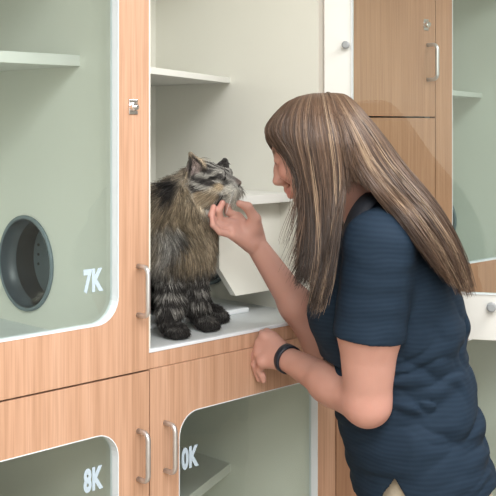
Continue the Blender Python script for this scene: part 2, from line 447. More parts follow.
class Field:
    def __init__(self, lo, hi, h):
        self.lo = np.array(lo, float); self.h = h
        self.n = np.ceil((np.array(hi)-self.lo)/h).astype(int)+1
        self.v = np.full(self.n, 0.06, np.float32)
    def block(self, lo, hi):
        a = np.clip(np.floor((np.array(lo)-self.lo)/self.h).astype(int), 0, self.n)
        b = np.clip(np.ceil((np.array(hi)-self.lo)/self.h).astype(int)+1, 0, self.n)
        sl = tuple(slice(x, y) for x, y in zip(a, b))
        ax = [self.lo[k]+self.h*np.arange(a[k], b[k]) for k in range(3)]
        P = np.stack(np.meshgrid(*ax, indexing='ij'), -1)
        return sl, P
    def blend(self, sl, d, k, mode='u'):
        a = self.v[sl]
        if mode == 'u':
            h = np.maximum(k-np.abs(a-d), 0)/max(k, 1e-6)
            self.v[sl] = np.minimum(a, d)-h*h*k*0.25
        else:      # subtract
            d = -d
            h = np.maximum(k-np.abs(a-d), 0)/max(k, 1e-6)
            self.v[sl] = np.maximum(a, d)+h*h*k*0.25
    def cone(self, a, b, ra, rb, k=0.015, mode='u'):
        a = np.array(a, float); b = np.array(b, float); m = max(ra, rb)+0.045
        sl, P = self.block(np.minimum(a, b)-m, np.maximum(a, b)+m)
        ab = b-a; t = np.clip(((P-a)@ab)/max(ab@ab, 1e-12), 0, 1)
        d = np.linalg.norm(P-(a+t[..., None]*ab), axis=-1)-(ra+(rb-ra)*t)
        self.blend(sl, d.astype(np.float32), k, mode)
    def chain(self, pts, rs, k=0.012):
        for i in range(len(pts)-1): self.cone(pts[i], pts[i+1], rs[i], rs[i+1], k)
    def ell(self, c, rad, ax=None, k=0.015, mode='u'):
        c = np.array(c, float); rad = np.array(rad, float); m = rad.max()+0.045
        sl, P = self.block(c-m, c+m)
        q = P-c
        if ax is not None: q = q@np.array(ax, float).T
        n = np.linalg.norm(q/rad, axis=-1); g = np.linalg.norm(q/rad**2, axis=-1)
        d = n*(n-1)/np.maximum(g, 1e-6)
        d = np.where(n < 1e-3, -rad.min(), d)
        self.blend(sl, d.astype(np.float32), k, mode)
    def loft(self, secs, k=0.03, grow=0.0, fn=None):
        """secs rows: z, cr, ct, a, b"""
        s = np.array(sorted(secs)); zlo, zhi = s[0, 0], s[-1, 0]
        m = 0.05
        lo = [(s[:, 1]-s[:, 3]).min()-m, (s[:, 2]-s[:, 4]).min()-m, zlo-m]; hi = [(s[:, 1]+s[:, 3]).max()+m, (s[:, 2]+s[:, 4]).max()+m, zhi+m]
        sl, P = self.block(lo, hi)
        z = P[0, 0, :, 2]
        # smooth interpolation of the section table
        zz = np.linspace(zlo, zhi, 200); tab = [np.interp(zz, s[:, 0], s[:, j]) for j in range(1, 5)]
        ker = np.hanning(31); ker /= ker.sum()
        tab = [np.convolve(np.pad(t, 15, mode='edge'), ker, mode='valid') for t in tab]
        cr, ct, a, b = [np.interp(z, zz, t) for t in tab]
        x = P[..., 0]-cr; y = P[..., 1]-ct; a = a+grow; b = b+grow
        n = np.sqrt((x/a)**2+(y/b)**2); g = np.sqrt((x/a**2)**2+(y/b**2)**2)
        d = n*(n-1)/np.maximum(g, 1e-6); d = np.where(n < 1e-3, -np.minimum(a, b), d)
        d = np.maximum(d, np.maximum(zlo-P[..., 2], P[..., 2]-zhi))
        if fn is not None: d = d+fn(P)
        self.blend(sl, d.astype(np.float32), k)
    def mesh(self):
        v = self.v; n = np.array(v.shape)-1
        s = v < 0
        c = np.zeros(n, np.uint8)
        for dx in (0, 1):
            for dy in (0, 1):
                for dz in (0, 1):
                    c += s[dx:n[0]+dx, dy:n[1]+dy, dz:n[2]+dz]
        act = (c > 0) & (c < 8)
        idx = np.argwhere(act)
        ids = np.full(n, -1, np.int32); ids[act] = np.arange(len(idx))
        acc = np.zeros((len(idx), 3)); cnt = np.zeros(len(idx))
        cor = [(0, 0, 0), (1, 0, 0), (0, 1, 0), (1, 1, 0), (0, 0, 1), (1, 0, 1), (0, 1, 1), (1, 1, 1)]
        val = [v[idx[:, 0]+a, idx[:, 1]+b, idx[:, 2]+e] for a, b, e in cor]
        for i in range(8):
            for j in range(i+1, 8):
                if sum(abs(p-q) for p, q in zip(cor[i], cor[j])) != 1: continue
                m = (val[i] < 0) != (val[j] < 0)
                t = val[i][m]/(val[i][m]-val[j][m])
                p = np.array(cor[i])+t[:, None]*(np.array(cor[j])-np.array(cor[i]))
                acc[m] += p; cnt[m] += 1
        co = self.lo+self.h*(idx+acc/cnt[:, None])
        quads = []
        for ax in range(3):
            o1, o2 = [k for k in range(3) if k != ax]
            sl0 = [slice(1, -1)]*3; sl1 = [slice(1, -1)]*3
            sl0[ax] = slice(0, -1); sl1[ax] = slice(1, None)
            A = s[tuple(sl0)]; B = s[tuple(sl1)]
            e = np.argwhere(A != B)
            st_ = np.ones(3, int); st_[ax] = 0
            g = e+st_
            inside = A[e[:, 0], e[:, 1], e[:, 2]]
            def cell(d1, d2):
                q = g.copy(); q[:, o1] -= d1; q[:, o2] -= d2
                return ids[q[:, 0], q[:, 1], q[:, 2]]
            Q = np.stack([cell(1, 1), cell(0, 1), cell(0, 0), cell(1, 0)], 1)
            flip = inside if ax != 1 else ~inside
            Q = np.where(flip[:, None], Q, Q[:, ::-1])
            quads.append(Q)
        return co, np.concatenate(quads)
def smooth_mesh(co, q, it=2, lam=0.5):
    e = np.concatenate([q[:, [0, 1]], q[:, [1, 2]], q[:, [2, 3]], q[:, [3, 0]]])
    n = len(co); deg = np.bincount(e.ravel(), minlength=n).astype(float)
    for _ in range(it):
        for l in (lam, -lam*1.03):
            s = np.zeros_like(co)
            for k in range(3):
                s[:, k] = np.bincount(e[:, 0], co[e[:, 1], k], n)+np.bincount(e[:, 1], co[e[:, 0], k], n)
            co = co+l*(s/np.maximum(deg, 1)[:, None]-co)
    return co
def np_mesh(name, co, faces, colr=None):
    me = bpy.data.meshes.new(name); nv, nf, k = len(co), len(faces), faces.shape[1]
    me.vertices.add(nv); me.vertices.foreach_set('co', np.asarray(co, np.float32).ravel())
    me.loops.add(nf*k); me.loops.foreach_set('vertex_index', np.asarray(faces, np.int32).ravel())
    me.polygons.add(nf); me.polygons.foreach_set('loop_start', np.arange(0, nf*k, k, dtype=np.int32))
    me.polygons.foreach_set('use_smooth', np.ones(nf, bool))
    if colr is not None:
        a = me.attributes.new('tone', 'FLOAT_COLOR', 'POINT')
        c4 = np.ones((nv, 4), np.float32); c4[:, :3] = colr; a.data.foreach_set('color', c4.ravel())
    me.update(calc_edges=True); me.validate()
    return me
def strands(name, P, rad, colr):
    """P (N,S,3) centre lines, rad (N,S), colr (N,S,3): three-sided tapering hairs in one mesh"""
    N, S, _ = P.shape
    T = np.gradient(P, axis=1); T /= np.maximum(np.linalg.norm(T, axis=-1, keepdims=True), 1e-9)
    rv = rng.normal(size=(N, 1, 3)); A = np.cross(T, rv); A /= np.maximum(np.linalg.norm(A, axis=-1, keepdims=True), 1e-9)
    B = np.cross(T, A)
    V = np.stack([P+rad[..., None]*(math.cos(2*math.pi*k/3)*A+math.sin(2*math.pi*k/3)*B) for k in range(3)], 2)   # N,S,3,3
    base = (np.arange(N)[:, None]*S+np.arange(S-1)[None])*3
    fs = []
    for k in range(3):
        j = (k+1) % 3
        fs.append(np.stack([base+k, base+j, base+3+j, base+3+k], -1).reshape(-1, 4))
    C = np.repeat(colr[:, :, None, :], 3, 2).reshape(-1, 3)
    return np_mesh(name, V.reshape(-1, 3), np.concatenate(fs), C)
def catmull(K, n):
    """K (...,m,3) control points -> (...,n,3)"""
    m = K.shape[-2]
    Kp = np.concatenate([2*K[..., :1, :]-K[..., 1:2, :], K, 2*K[..., -1:, :]-K[..., -2:-1, :]], -2)
    u = np.linspace(0, m-1-1e-6, n); i = u.astype(int); f = (u-i)[:, None]
    p0, p1, p2, p3 = [Kp[..., i+k, :] for k in range(4)]
    return 0.5*(2*p1+(p2-p0)*f+(2*p0-5*p1+4*p2-p3)*f**2+(3*p1-p0-3*p2+p3)*f**3)
def unit(v): v = np.array(v, float); return v/np.linalg.norm(v)
def segd(P, a, b):
    a = np.array(a); b = np.array(b); ab = b-a
    t = np.clip(((P-a)@ab)/(ab@ab), 0, 1)
    return np.linalg.norm(P-(a+t[..., None]*ab), axis=-1)
def ss(x, a, b):
    t = np.clip((x-a)/(b-a), 0, 1); return t*t*(3-2*t)

# ------------------------------------------------------------------ the woman
PB = L(400, 500, 2.19); PB[2] = 0.0
base_w = toworld(PB)
person = empty('person', tuple(base_w), 'woman with long brown hair in a navy polo shirt stroking the cat under its chin', 'person')
def pmesh(name, co, q, m, colr=None):
    return link(name, np_mesh(name, toworld(co)-base_w, q, colr), m, person)

TC = 2.19
# torso section table from the side outline: pixel row, front x, back x, half width
rows = [(500, 357, 498, 0.170), (450, 344, 491, 0.172), (400, 331, 477, 0.158), (360, 322, 469, 0.150), (320, 316, 469, 0.155),
        (280, 326, 459, 0.160), (250, 336, 441, 0.155), (228, 346, 418, 0.120), (210, 350, 392, 0.070)]
secs = []
for (y, xf, xb, b) in rows:
    r0, r1 = L(xf, y, TC)[0], L(xb, y, TC)[0]
    secs.append((L(0, y, TC)[2], (r0+r1)/2, TC, (r1-r0)/2, b))

# head frame
ph, yw = math.radians(22), math.radians(20)
hf = np.array([-math.cos(ph)*math.cos(yw), math.cos(ph)*math.sin(yw), -math.sin(ph)])
hu = np.array([-math.sin(ph)*math.cos(yw), math.sin(ph)*math.sin(yw), math.cos(ph)])
hl = np.cross(hu, hf)                   # her left, towards the camera
HO = L(317, 146, 2.17)
HX = np.stack([hf, hl, hu])
def H(f, l, u): return HO+f*hf+l*hl+u*hu

NS = L(379, 248, 2.03); NE = L(367.5, 403, 2.06); NW_ = L(286.5, 358.5, 2.285)          # near arm
FS = L(375, 250, 2.33); FE = L(322, 343, 2.40); FW = L(257.5, 247, 2.372)            # far arm

def body_field():
    f = Field([-0.10, 1.90, 0.80], [0.54, 2.47, 1.72], 0.0025)
    f.loft([(z, c, t, a-0.034, b-0.034) for (z, c, t, a, b) in secs], 0.02)
    # neck
    f.cone(H(-0.030, 0, -0.055), L(372, 216, 2.19), 0.050, 0.058, 0.03)
    # head
    f.ell(H(-0.012, 0, 0.024), (0.089, 0.072, 0.066), HX, 0.01)
    f.ell(H(0.028, 0, -0.022), (0.058, 0.060, 0.080), HX, 0.03)
    f.cone(H(0.000, 0.045, -0.060), H(0.066, 0.014, -0.094), 0.018, 0.016, 0.025)
    f.cone(H(0.000, -0.045, -0.060), H(0.066, -0.014, -0.094), 0.018, 0.016, 0.025)
    f.ell(H(0.070, 0, -0.094), (0.016, 0.020, 0.014), HX, 0.014)       # chin
    f.ell(H(0.062, 0, 0.018), (0.026, 0.052, 0.022), HX, 0.02)         # brow
    for s in (1, -1):
        f.ell(H(0.060, 0.040*s, -0.030), (0.024, 0.022, 0.020), HX, 0.02)   # cheek
        f.ell(H(0.092, 0.031*s, 0.000), (0.015, 0.018, 0.011), HX, 0.012, 's')  # socket
        f.ell(H(0.075, 0.031*s, 0.000), (0.0135, 0.0165, 0.0125), HX, 0.004)      # closed lids over the eyeball
        f.ell(H(-0.010, 0.074*s, -0.012), (0.016, 0.006, 0.030), HX, 0.006)      # ear
        f.ell(H(-0.006, 0.079*s, -0.010), (0.008, 0.004, 0.018), HX, 0.004, 's')
        f.ell(H(0.094, 0.010*s, -0.041), (0.008, 0.007, 0.006), HX, 0.006)       # nostril wing
    f.chain([H(0.086, 0, 0.010), H(0.096, 0, -0.016), H(0.108, 0, -0.036)], [0.008, 0.0085, 0.0085], 0.012)
    f.cone(H(0.108, 0, -0.036), H(0.092, 0, -0.046), 0.0085, 0.008, 0.006)
    f.chain([H(0.078, 0.022, -0.064), H(0.093, 0, -0.0615), H(0.078, -0.022, -0.064)], [0.004, 0.0065, 0.004], 0.008)
    f.chain([H(0.078, 0.020, -0.069), H(0.091, 0, -0.074), H(0.078, -0.020, -0.069)], [0.004, 0.007, 0.004], 0.005)
    # near arm
    f.cone(NS, L(370, 330, 2.035), 0.062, 0.059, 0.03)
    f.cone(L(369, 330, 2.035), NE, 0.060, 0.045, 0.02)
    f.cone(NE, NE*0.55+NW_*0.45+np.array([0, 0, -0.004]), 0.043, 0.0405, 0.02)
    f.cone(NE*0.62+NW_*0.38, NW_, 0.0395, 0.026, 0.02)
    # far arm
    f.cone(FS, FE, 0.058, 0.042, 0.03)
    f.cone(FE, FE*0.6+FW*0.4, 0.041, 0.0375, 0.02)
    f.cone(FE*0.6+FW*0.4, FW, 0.0375, 0.0245, 0.02)
    # near (left) hand: knuckles against the front rail, fingers bent down
    mc = [L(265, 337, 2.330), L(261, 345, 2.335), L(260, 354, 2.325), L(263, 362, 2.305)]
    pip = [L(258, 347, 2.348), L(254.5, 356, 2.347), L(255, 364, 2.336), L(259, 370, 2.318)]
    dip = [L(258, 357, 2.350), L(256, 367, 2.345), L(258, 373, 2.334), L(262.5, 376, 2.318)]
    tip = [L(260, 364, 2.350), L(257.5, 374, 2.342), L(259.5, 379, 2.334), L(263.5, 380.5, 2.318)]
    for i in range(4): f.ell(mc[i]+np.array([-0.002, -0.007, 0.003]), (0.0085, 0.0085, 0.0085), None, 0.006)
    rr = [0.0098, 0.0100, 0.0095, 0.0085]
    for i in range(4):
        f.cone(NW_*0.75+mc[i]*0.25, mc[i], 0.020, 0.0135, 0.014)
    for i in range(4):
        f.chain([mc[i], pip[i], dip[i], tip[i]], [rr[i]+0.0018, rr[i], rr[i]-0.0008, rr[i]-0.002], 0.003)
    f.cone(L(284, 352, 2.295), L(273, 338, 2.325), 0.016, 0.013, 0.014)
    f.chain([L(273, 338, 2.325), L(267, 333, 2.343), L(262, 333, 2.356)], [0.012, 0.010, 0.008], 0.006)
    # far (right) hand: palm towards the room, thumb up, fingers curling up under the chin
    mc = [L(238, 217, 2.362), L(233.5, 223, 2.350), L(231, 229, 2.338), L(232.5, 235, 2.330)]
    pip = [L(228, 212, 2.352), L(220, 219.5, 2.332), L(215, 224, 2.322), L(220, 232, 2.314)]
    dip = [L(228, 204, 2.348), L(219, 210.5, 2.324), L(211.5, 215, 2.316), L(213, 225, 2.308)]
    tip = [L(231, 198.5, 2.346), L(222.5, 203, 2.324), L(213.5, 207, 2.318), L(212, 217.5, 2.308)]
    rr = [0.0086, 0.0088, 0.0084, 0.0074]
    for i in range(4):
        f.cone(FW*0.72+mc[i]*0.28, mc[i], 0.0185, 0.0115, 0.010)
    for i in range(4):
        f.chain([mc[i], pip[i], dip[i], tip[i]], [rr[i]+0.0018, rr[i], rr[i]-0.0006, rr[i]-0.0018], 0.0025)
    th = [L(258, 238, 2.370), L(255, 219, 2.350), L(247.5, 207, 2.338), L(239.5, 203.5, 2.330)]
    f.chain(th, [0.017, 0.0130, 0.0104, 0.0080], 0.006)
    f.ell(L(251, 229, 2.350), (0.016, 0.012, 0.020), None, 0.012)
    return f, (mc, pip, dip, tip, th)
f, FH = body_field()
co, q = f.mesh(); co = smooth_mesh(co, q, 1)
skin = np.tile(np.array([0.50, 0.275, 0.222]), (len(co), 1))
n1 = fbm(co*35, 3)[:, None]; skin *= 0.94+0.12*n1
def tint(c, d, r, amt):
    w = (amt*(1-ss(d, r*0.4, r)))[:, None]
    skin[:] = skin*(1-w)+np.array(c)*w
hp = (co-HO)@HX.T
tint((0.55, 0.20, 0.17), segd(hp, (0.088, 0.02, -0.067), (0.088, -0.02, -0.067)), 0.013, 0.75)      # lips
for s in (1, -1):
    tint((0.62, 0.28, 0.22), np.linalg.norm(hp-np.array([0.075, 0.040*s, -0.030]), axis=1), 0.035, 0.5)
    tint((0.10, 0.06, 0.04), segd(hp, (0.088, 0.014*s, 0.018), (0.076, 0.048*s, 0.018)), 0.007, 0.8)  # brows
    tint((0.06, 0.04, 0.03), segd(hp, (0.092, 0.018*s, -0.006), (0.084, 0.047*s, -0.005)), 0.0045, 0.9)  # lashes
sc_w = ss(hp[:, 2]-0.25*hp[:, 0], 0.030, 0.050)[:, None]*(np.linalg.norm(hp, axis=1) < 0.16)[:, None]
skin = skin*(1-sc_w)+np.array([0.10, 0.06, 0.042])*sc_w
for a in FH[3]: tint((0.66, 0.33, 0.28), np.linalg.norm(co-a, axis=1), 0.02, 0.5)
tint((0.64, 0.30, 0.25), np.linalg.norm(co-NE, axis=1), 0.07, 0.35)
M['skin'] = vcol_mat('skin', 0.5, 0.35, 0.12, bump=(260, 0.25, 0.05))
pmesh('body', co, q, M['skin'], skin)

# shirt
def folds(P):
    z = P[..., 2]; r = P[..., 0]; t = P[..., 1]
    w = fbm(np.stack([r*7, t*7, z*7], -1), 11, 2)
    # gathered creases: ridged noise drawn out along slanting directions
    def crease(ang, along, across, seed, p):
        ca_, sa_ = math.cos(ang), math.sin(ang)
        u = r*ca_+z*sa_; v = -r*sa_+z*ca_
        n = fbm(np.stack([u*along+2.0*w, t*along*0.8, v*across+1.6*w], -1), seed, 2)
        return np.clip(1-np.abs(2*n-1)*1.9, 0, 1)**p
    waist = np.exp(-((z-1.045+0.25*(r-0.34))/0.10)**2)
    d = 0.018*waist*crease(0.25, 4.0, 19, 71, 2.2)
    d += 0.014*np.exp(-((z-1.17)/0.10)**2)*ss(r, 0.24, 0.34)*crease(-0.8, 4, 17, 73, 2.2)
    d += 0.010*np.exp(-((z-0.93)/0.07)**2)*crease(0.12, 4, 20, 75, 1.5)
    d += -0.006*(fbm(np.stack([r*13, t*13, z*18], -1), 21, 2)-0.5)-0.004*waist
    return np.minimum(d, 0.015)
def shirt_field():
    f = Field([0.08, 1.88, 0.78], [0.58, 2.50, 1.47], 0.0035)
    f.loft(secs, 0.02, 0.002, folds)
    # bust
    f.ell(L(338, 312, 2.13), (0.062, 0.062, 0.062), None, 0.05); f.ell(L(338, 312, 2.26), (0.062, 0.062, 0.062), None, 0.05)
    for (S, E, rs, rh) in ((NS, L(369, 338, 2.035), 0.070, 0.071), (FS, FS*0.4+FE*0.6, 0.066, 0.067)):
        E = np.array(E); ax = unit(E-S)
        m = 0.13
        sl, P = f.block(np.minimum(S, E)-m, np.maximum(S, E)+m)
        h = (P-S)@ax; Ln = np.linalg.norm(E-S)
        rad = np.linalg.norm(P-S-np.clip(h, 0, Ln+0.05)[..., None]*ax, axis=-1)
        w = fbm(P*11, 5, 2)
        d = rad-(rs+(rh-rs)*np.clip(h/Ln, 0, 1))+0.010*(w-0.5)*ss(h, -0.02, 0.05)+0.0008*np.sin(h*2*math.pi/0.05+6*w)
        d = np.maximum(d, h-Ln)
        a = f.v[sl]; kk = 0.035*(1-ss(h, Ln*0.35, Ln*0.8))+0.002
        hh = np.maximum(kk-np.abs(a-d), 0)/kk
        f.v[sl] = (np.minimum(a, d)-hh*hh*kk*0.25).astype(np.float32)
    # shoulders to neck
    f.cone(NS+np.array([0.002, 0.02, 0.008]), L(377, 218, 2.13), 0.060, 0.040, 0.03)
    f.cone(FS+np.array([0.002, -0.02, 0.008]), L(377, 218, 2.25), 0.060, 0.040, 0.03)
    # hollow sleeve openings, neck opening and the hem with its side slit
    hx = L(397, 480, 2.02)
    sl, P = f.block([0.0, 1.8, 0.7], [0.7, 2.6, 0.93])
    hem = 0.836+0.030*ss(P[..., 0], 0.41, 0.49)+0.004*np.sin(P[..., 0]*40)+np.maximum(0, 0.078-np.abs(P[..., 0]-hx[0])*1.75)*(np.abs(P[..., 1]-TC) > 0.10)
    f.v[sl] = np.maximum(f.v[sl], (hem-P[..., 2])).astype(np.float32)
    a, b = H(-0.03, 0, -0.06), L(368, 208, 2.19)
    ax = unit(b-a)
    f.cone(a, b+ax*0.02, 0.056, 0.058, 0.004, 's')
    return f
f = shirt_field(); co, q = f.mesh(); co = smooth_mesh(co, q, 1)
m, nt, b = mat('navy_knit')
tc = nd(nt, 'ShaderNodeTexCoord'); sp = nd(nt, 'ShaderNodeSeparateXYZ'); nt.links.new(tc.outputs['Object'], sp.inputs[0])
n = nd(nt, 'ShaderNodeTexNoise'); n.inputs['Scale'].default_value = 6; n.inputs['Detail'].default_value = 2
nt.links.new(tc.outputs['Object'], n.inputs['Vector'])
ma = nd(nt, 'ShaderNodeMath', operation='MULTIPLY_ADD'); nt.links.new(n.outputs['Fac'], ma.inputs[0]); ma.inputs[1].default_value = 0.035; nt.links.new(sp.outputs['Z'], ma.inputs[2])
mu = nd(nt, 'ShaderNodeMath', operation='MULTIPLY'); nt.links.new(ma.outputs[0], mu.inputs[0]); mu.inputs[1].default_value = 2*math.pi/0.0092
sn = nd(nt, 'ShaderNodeMath', operation='SINE'); nt.links.new(mu.outputs[0], sn.inputs[0])
rp = nd(nt, 'ShaderNodeMapRange'); rp.inputs['From Min'].default_value = -1; nt.links.new(sn.outputs[0], rp.inputs['Value'])
cr = nd(nt, 'ShaderNodeValToRGB'); cr.color_ramp.elements[0].color = (0.0105, 0.0215, 0.0385, 1); cr.color_ramp.elements[1].color = (0.0130, 0.0262, 0.0455, 1)
nt.links.new(rp.outputs['Result'], cr.inputs['Fac']); nt.links.new(cr.outputs['Color'], b.inputs['Base Color'])
bp = nd(nt, 'ShaderNodeBump'); bp.inputs['Strength'].default_value = 0.16; bp.inputs['Distance'].default_value = 0.001
nt.links.new(rp.outputs['Result'], bp.inputs['Height']); nt.links.new(bp.outputs['Normal'], b.inputs['Normal'])
b.inputs['Roughness'].default_value = 0.8; b.inputs['Sheen Weight'].default_value = 0.0; b.inputs['Specular IOR Level'].default_value = 0.15
M['navy'] = m
shirt = pmesh('polo_shirt', co, q, M['navy'])
# collar: a turned-down band following the neck opening
hi_ = [(342, 232, 2.105), (346, 219, 2.090), (352, 207, 2.090), (361, 196, 2.105), (371, 190, 2.140), (377, 187, 2.19)]
lo_ = [(347, 250, 2.070), (354, 236, 2.040), (363, 219, 2.038), (374, 205, 2.058), (384, 197, 2.110), (388, 194, 2.19)]
def both(pts):
    p = [L(*q) for q in pts]
    o = [np.array([L(q[0], q[1], 2.19)[0], 2*2.19-q[2], L(q[0], q[1], 2.19)[2]]) for q in pts[:-1]][::-1]
    return catmull(np.array([p+o]), 60)[0]
up_, dn_ = both(hi_), both(lo_)
axc = L(362, 215, 2.19)
vs, fs = [], []
for i in range(60):
    md = (up_[i]+dn_[i])/2; od = md-axc; od[2] = 0.02; od = unit(od)
    for p in (up_[i], md+od*0.006, dn_[i], dn_[i]-od*0.006, md-od*0.002, up_[i]-od*0.006): vs.append(p)
k = 6
for i in range(59):
    for j in range(k): fs.append((i*k+j, i*k+(j+1) % k, (i+1)*k+(j+1) % k, (i+1)*k+j))
M['collar'] = plain('dark_rib_knit', (0.006, 0.008, 0.014), 0.8, noise=0.2, nscale=200)
link('collar', np_mesh('collar', toworld(np.array(vs))-base_w, np.array(fs)), M['collar'], shirt)

# trousers and shoes
f = Field([0.12, 1.95, 0.0], [0.62, 2.45, 0.98], 0.006)
f.loft([(0.955, 0.350, TC, 0.112, 0.125), (0.90, 0.360, TC, 0.124, 0.142), (0.80, 0.378, TC, 0.140, 0.165), (0.74, 0.385, TC, 0.13, 0.16)], 0.02)
for s in (-1, 1):
    f.chain([np.array([0.385, TC+s*0.078, 0.78]), np.array([0.375, TC+s*0.085, 0.45]), np.array([0.395, TC+s*0.09, 0.09])], [0.088, 0.066, 0.055], 0.03)
co, q = f.mesh(); co = smooth_mesh(co, q, 1)
pmesh('trousers', co, q, M['khaki'])
for s in (-1, 1):
    f = Field([0.20, TC+s*0.09-0.08, -0.002], [0.52, TC+s*0.09+0.08, 0.16], 0.005)
    f.chain([np.array([0.42, TC+s*0.09, 0.05]), np.array([0.33, TC+s*0.092, 0.040]), np.array([0.26, TC+s*0.094, 0.032])], [0.045, 0.042, 0.030], 0.03)
    f.cone(np.array([0.41, TC+s*0.09, 0.05]), np.array([0.40, TC+s*0.09, 0.10]), 0.042, 0.045, 0.02)
    sl, P = f.block([0, 0, -1], [1, 4, 1]); f.v[sl] = np.maximum(f.v[sl], 0.001-P[..., 2])
    co, q = f.mesh()
    pmesh('shoe', co, q, M['shoe'])

# wristband on the near wrist
bd = unit(NE-NW_); bc = NW_*0.985+NE*0.015+np.array([0, 0, 0.0])
u1 = unit(np.cross(bd, [0, 0, 1])); u2 = np.cross(u1, bd)
vs, fs = [], []
NR = 48; prof = [(-0.0085, 0.0288), (-0.0075, 0.0318), (0.0075, 0.0318), (0.0085, 0.0288)]
for i in range(NR):
    a = 2*math.pi*i/NR
    wd_ = 1.0+0.42*max(0.0, math.cos(a-2.2))
    for (h, r) in prof: vs.append(bc+bd*h*wd_+(math.cos(a)*u1+math.sin(a)*u2)*r)
k = 4
for i in range(NR):
    for j in range(k): fs.append((i*k+j, i*k+(j+1) % k, ((i+1) % NR)*k+(j+1) % k, ((i+1) % NR)*k+j))
link('wristband', np_mesh('wristband', toworld(np.array(vs))-base_w, np.array(fs)), M['band'], person)

# hair: guide curves from the parting, sheets between them and strands over the sheets
def G(*p): return np.array([L(*q) for q in p])
front = [
    G((303, 99, 2.18), (281, 112, 2.165), (269, 128, 2.165), (273, 141, 2.145), (290, 157, 2.105), (301, 182, 2.085), (303, 215, 2.08), (301, 245, 2.07)),
    G((306, 97.0, 2.186), (287, 112, 2.115), (279, 132, 2.105), (293, 154, 2.088), (304, 181, 2.08), (306, 215, 2.07), (302, 250, 2.055), (291, 278, 2.05)),
    G((310, 95.5, 2.186), (298, 112, 2.095), (296, 136, 2.072), (303, 164, 2.066), (309, 196, 2.062), (311, 232, 2.045), (308, 268, 2.02), (300, 290, 2.01)),
    G((315, 94.5, 2.186), (310, 112, 2.088), (311, 138, 2.060), (315, 168, 2.055), (319, 200, 2.050), (321, 240, 2.03), (318, 282, 1.99), (311, 314, 1.975)),
    G((320, 94.5, 2.186), (323, 112, 2.085), (327, 138, 2.056), (331, 168, 2.050), (333, 200, 2.042), (332, 240, 2.015), (327, 282, 1.975), (316, 320, 1.955)),
    G((325, 94.5, 2.186), (334, 114, 2.088), (341, 140, 2.060), (345, 166, 2.055), (344, 192, 2.045), (338, 228, 2.01), (331, 268, 1.965), (324, 303, 1.945)),
]
back = [
    G((325, 94.5, 2.186), (338, 114, 2.09), (348, 140, 2.064), (356, 166, 2.058), (372, 190, 2.045), (396, 216, 2.00), (425, 254, 1.985), (448, 285, 2.00)),
    G((328, 94.5, 2.186), (345, 113, 2.095), (358, 138, 2.072), (371, 164, 2.064), (390, 190, 2.045), (414, 218, 2.005), (440, 258, 1.995), (460, 294, 2.02)),
    G((331, 94.5, 2.186), (352, 112, 2.11), (369, 136, 2.095), (386, 163, 2.09), (407, 190, 2.075), (430, 220, 2.05), (452, 260, 2.045), (467, 300, 2.07)),
    G((333, 94.5, 2.186), (357, 110, 2.15), (377, 134, 2.15), (396, 161, 2.15), (417, 188, 2.14), (438, 218, 2.13), (458, 258, 2.13), (471, 300, 2.14)),
    G((334, 94.5, 2.186), (358, 110, 2.20), (379, 134, 2.21), (398, 161, 2.21), (419, 188, 2.21), (440, 218, 2.21), (459, 256, 2.21), (471, 294, 2.21)),
    G((331, 94.5, 2.155), (352, 112, 2.245), (369, 136, 2.26), (386, 163, 2.265), (407, 190, 2.27), (430, 220, 2.27), (452, 258, 2.27), (466, 290, 2.27)),
    G((325, 94.5, 2.155), (338, 114, 2.26), (346, 140, 2.28), (356, 166, 2.285), (374, 192, 2.29), (400, 222, 2.31), (428, 256, 2.32), (450, 284, 2.32)),
]
far = [
    G((303, 100, 2.17), (281, 112, 2.172), (269.5, 129, 2.178), (270.5, 143, 2.20), (284, 158, 2.25), (305, 185, 2.27), (322, 215, 2.28), (340, 235, 2.30)),
    G((310, 96, 2.155), (296, 112, 2.24), (292, 134, 2.262), (300, 160, 2.275), (316, 190, 2.28), (332, 215, 2.29), (345, 235, 2.31), (355, 260, 2.33)),
    G((318, 94.5, 2.155), (318, 112, 2.255), (318, 138, 2.285), (325, 166, 2.29), (336, 195, 2.29), (348, 220, 2.30), (365, 240, 2.33), (380, 262, 2.34)),
    back[-1],
]
bridge = [front[-1][:5], G((325, 94.5, 2.186), (336, 114, 2.088), (344.5, 140, 2.059), (348, 163, 2.057), (351, 186, 2.072)), back[0][:5]]
def crown(g):
    m = np.array([0.6*g[0, 0]+0.4*g[1, 0], 0.5*(g[0, 1]+g[1, 1]), g[0, 2]+0.15*(g[1, 2]-g[0, 2])])
    return np.concatenate([g[:1], m[None], g[1:]])
front, back, far, bridge = [[crown(g) for g in gl] for gl in (front, back, far, bridge)]
def sheet_pts(gl, s, n):
    K = np.array(gl); g = len(gl)
    x = np.clip(s, 0, 1)*(g-1-1e-6)
    Kt = np.moveaxis(K, 0, 1)                      # m,g,3  -> interpolate across guides
    i = x.astype(int); ff = (x-i)[:, None, None]
    A = K[i]*(1-ff)+K[i+1]*ff
    return catmull(A, n)
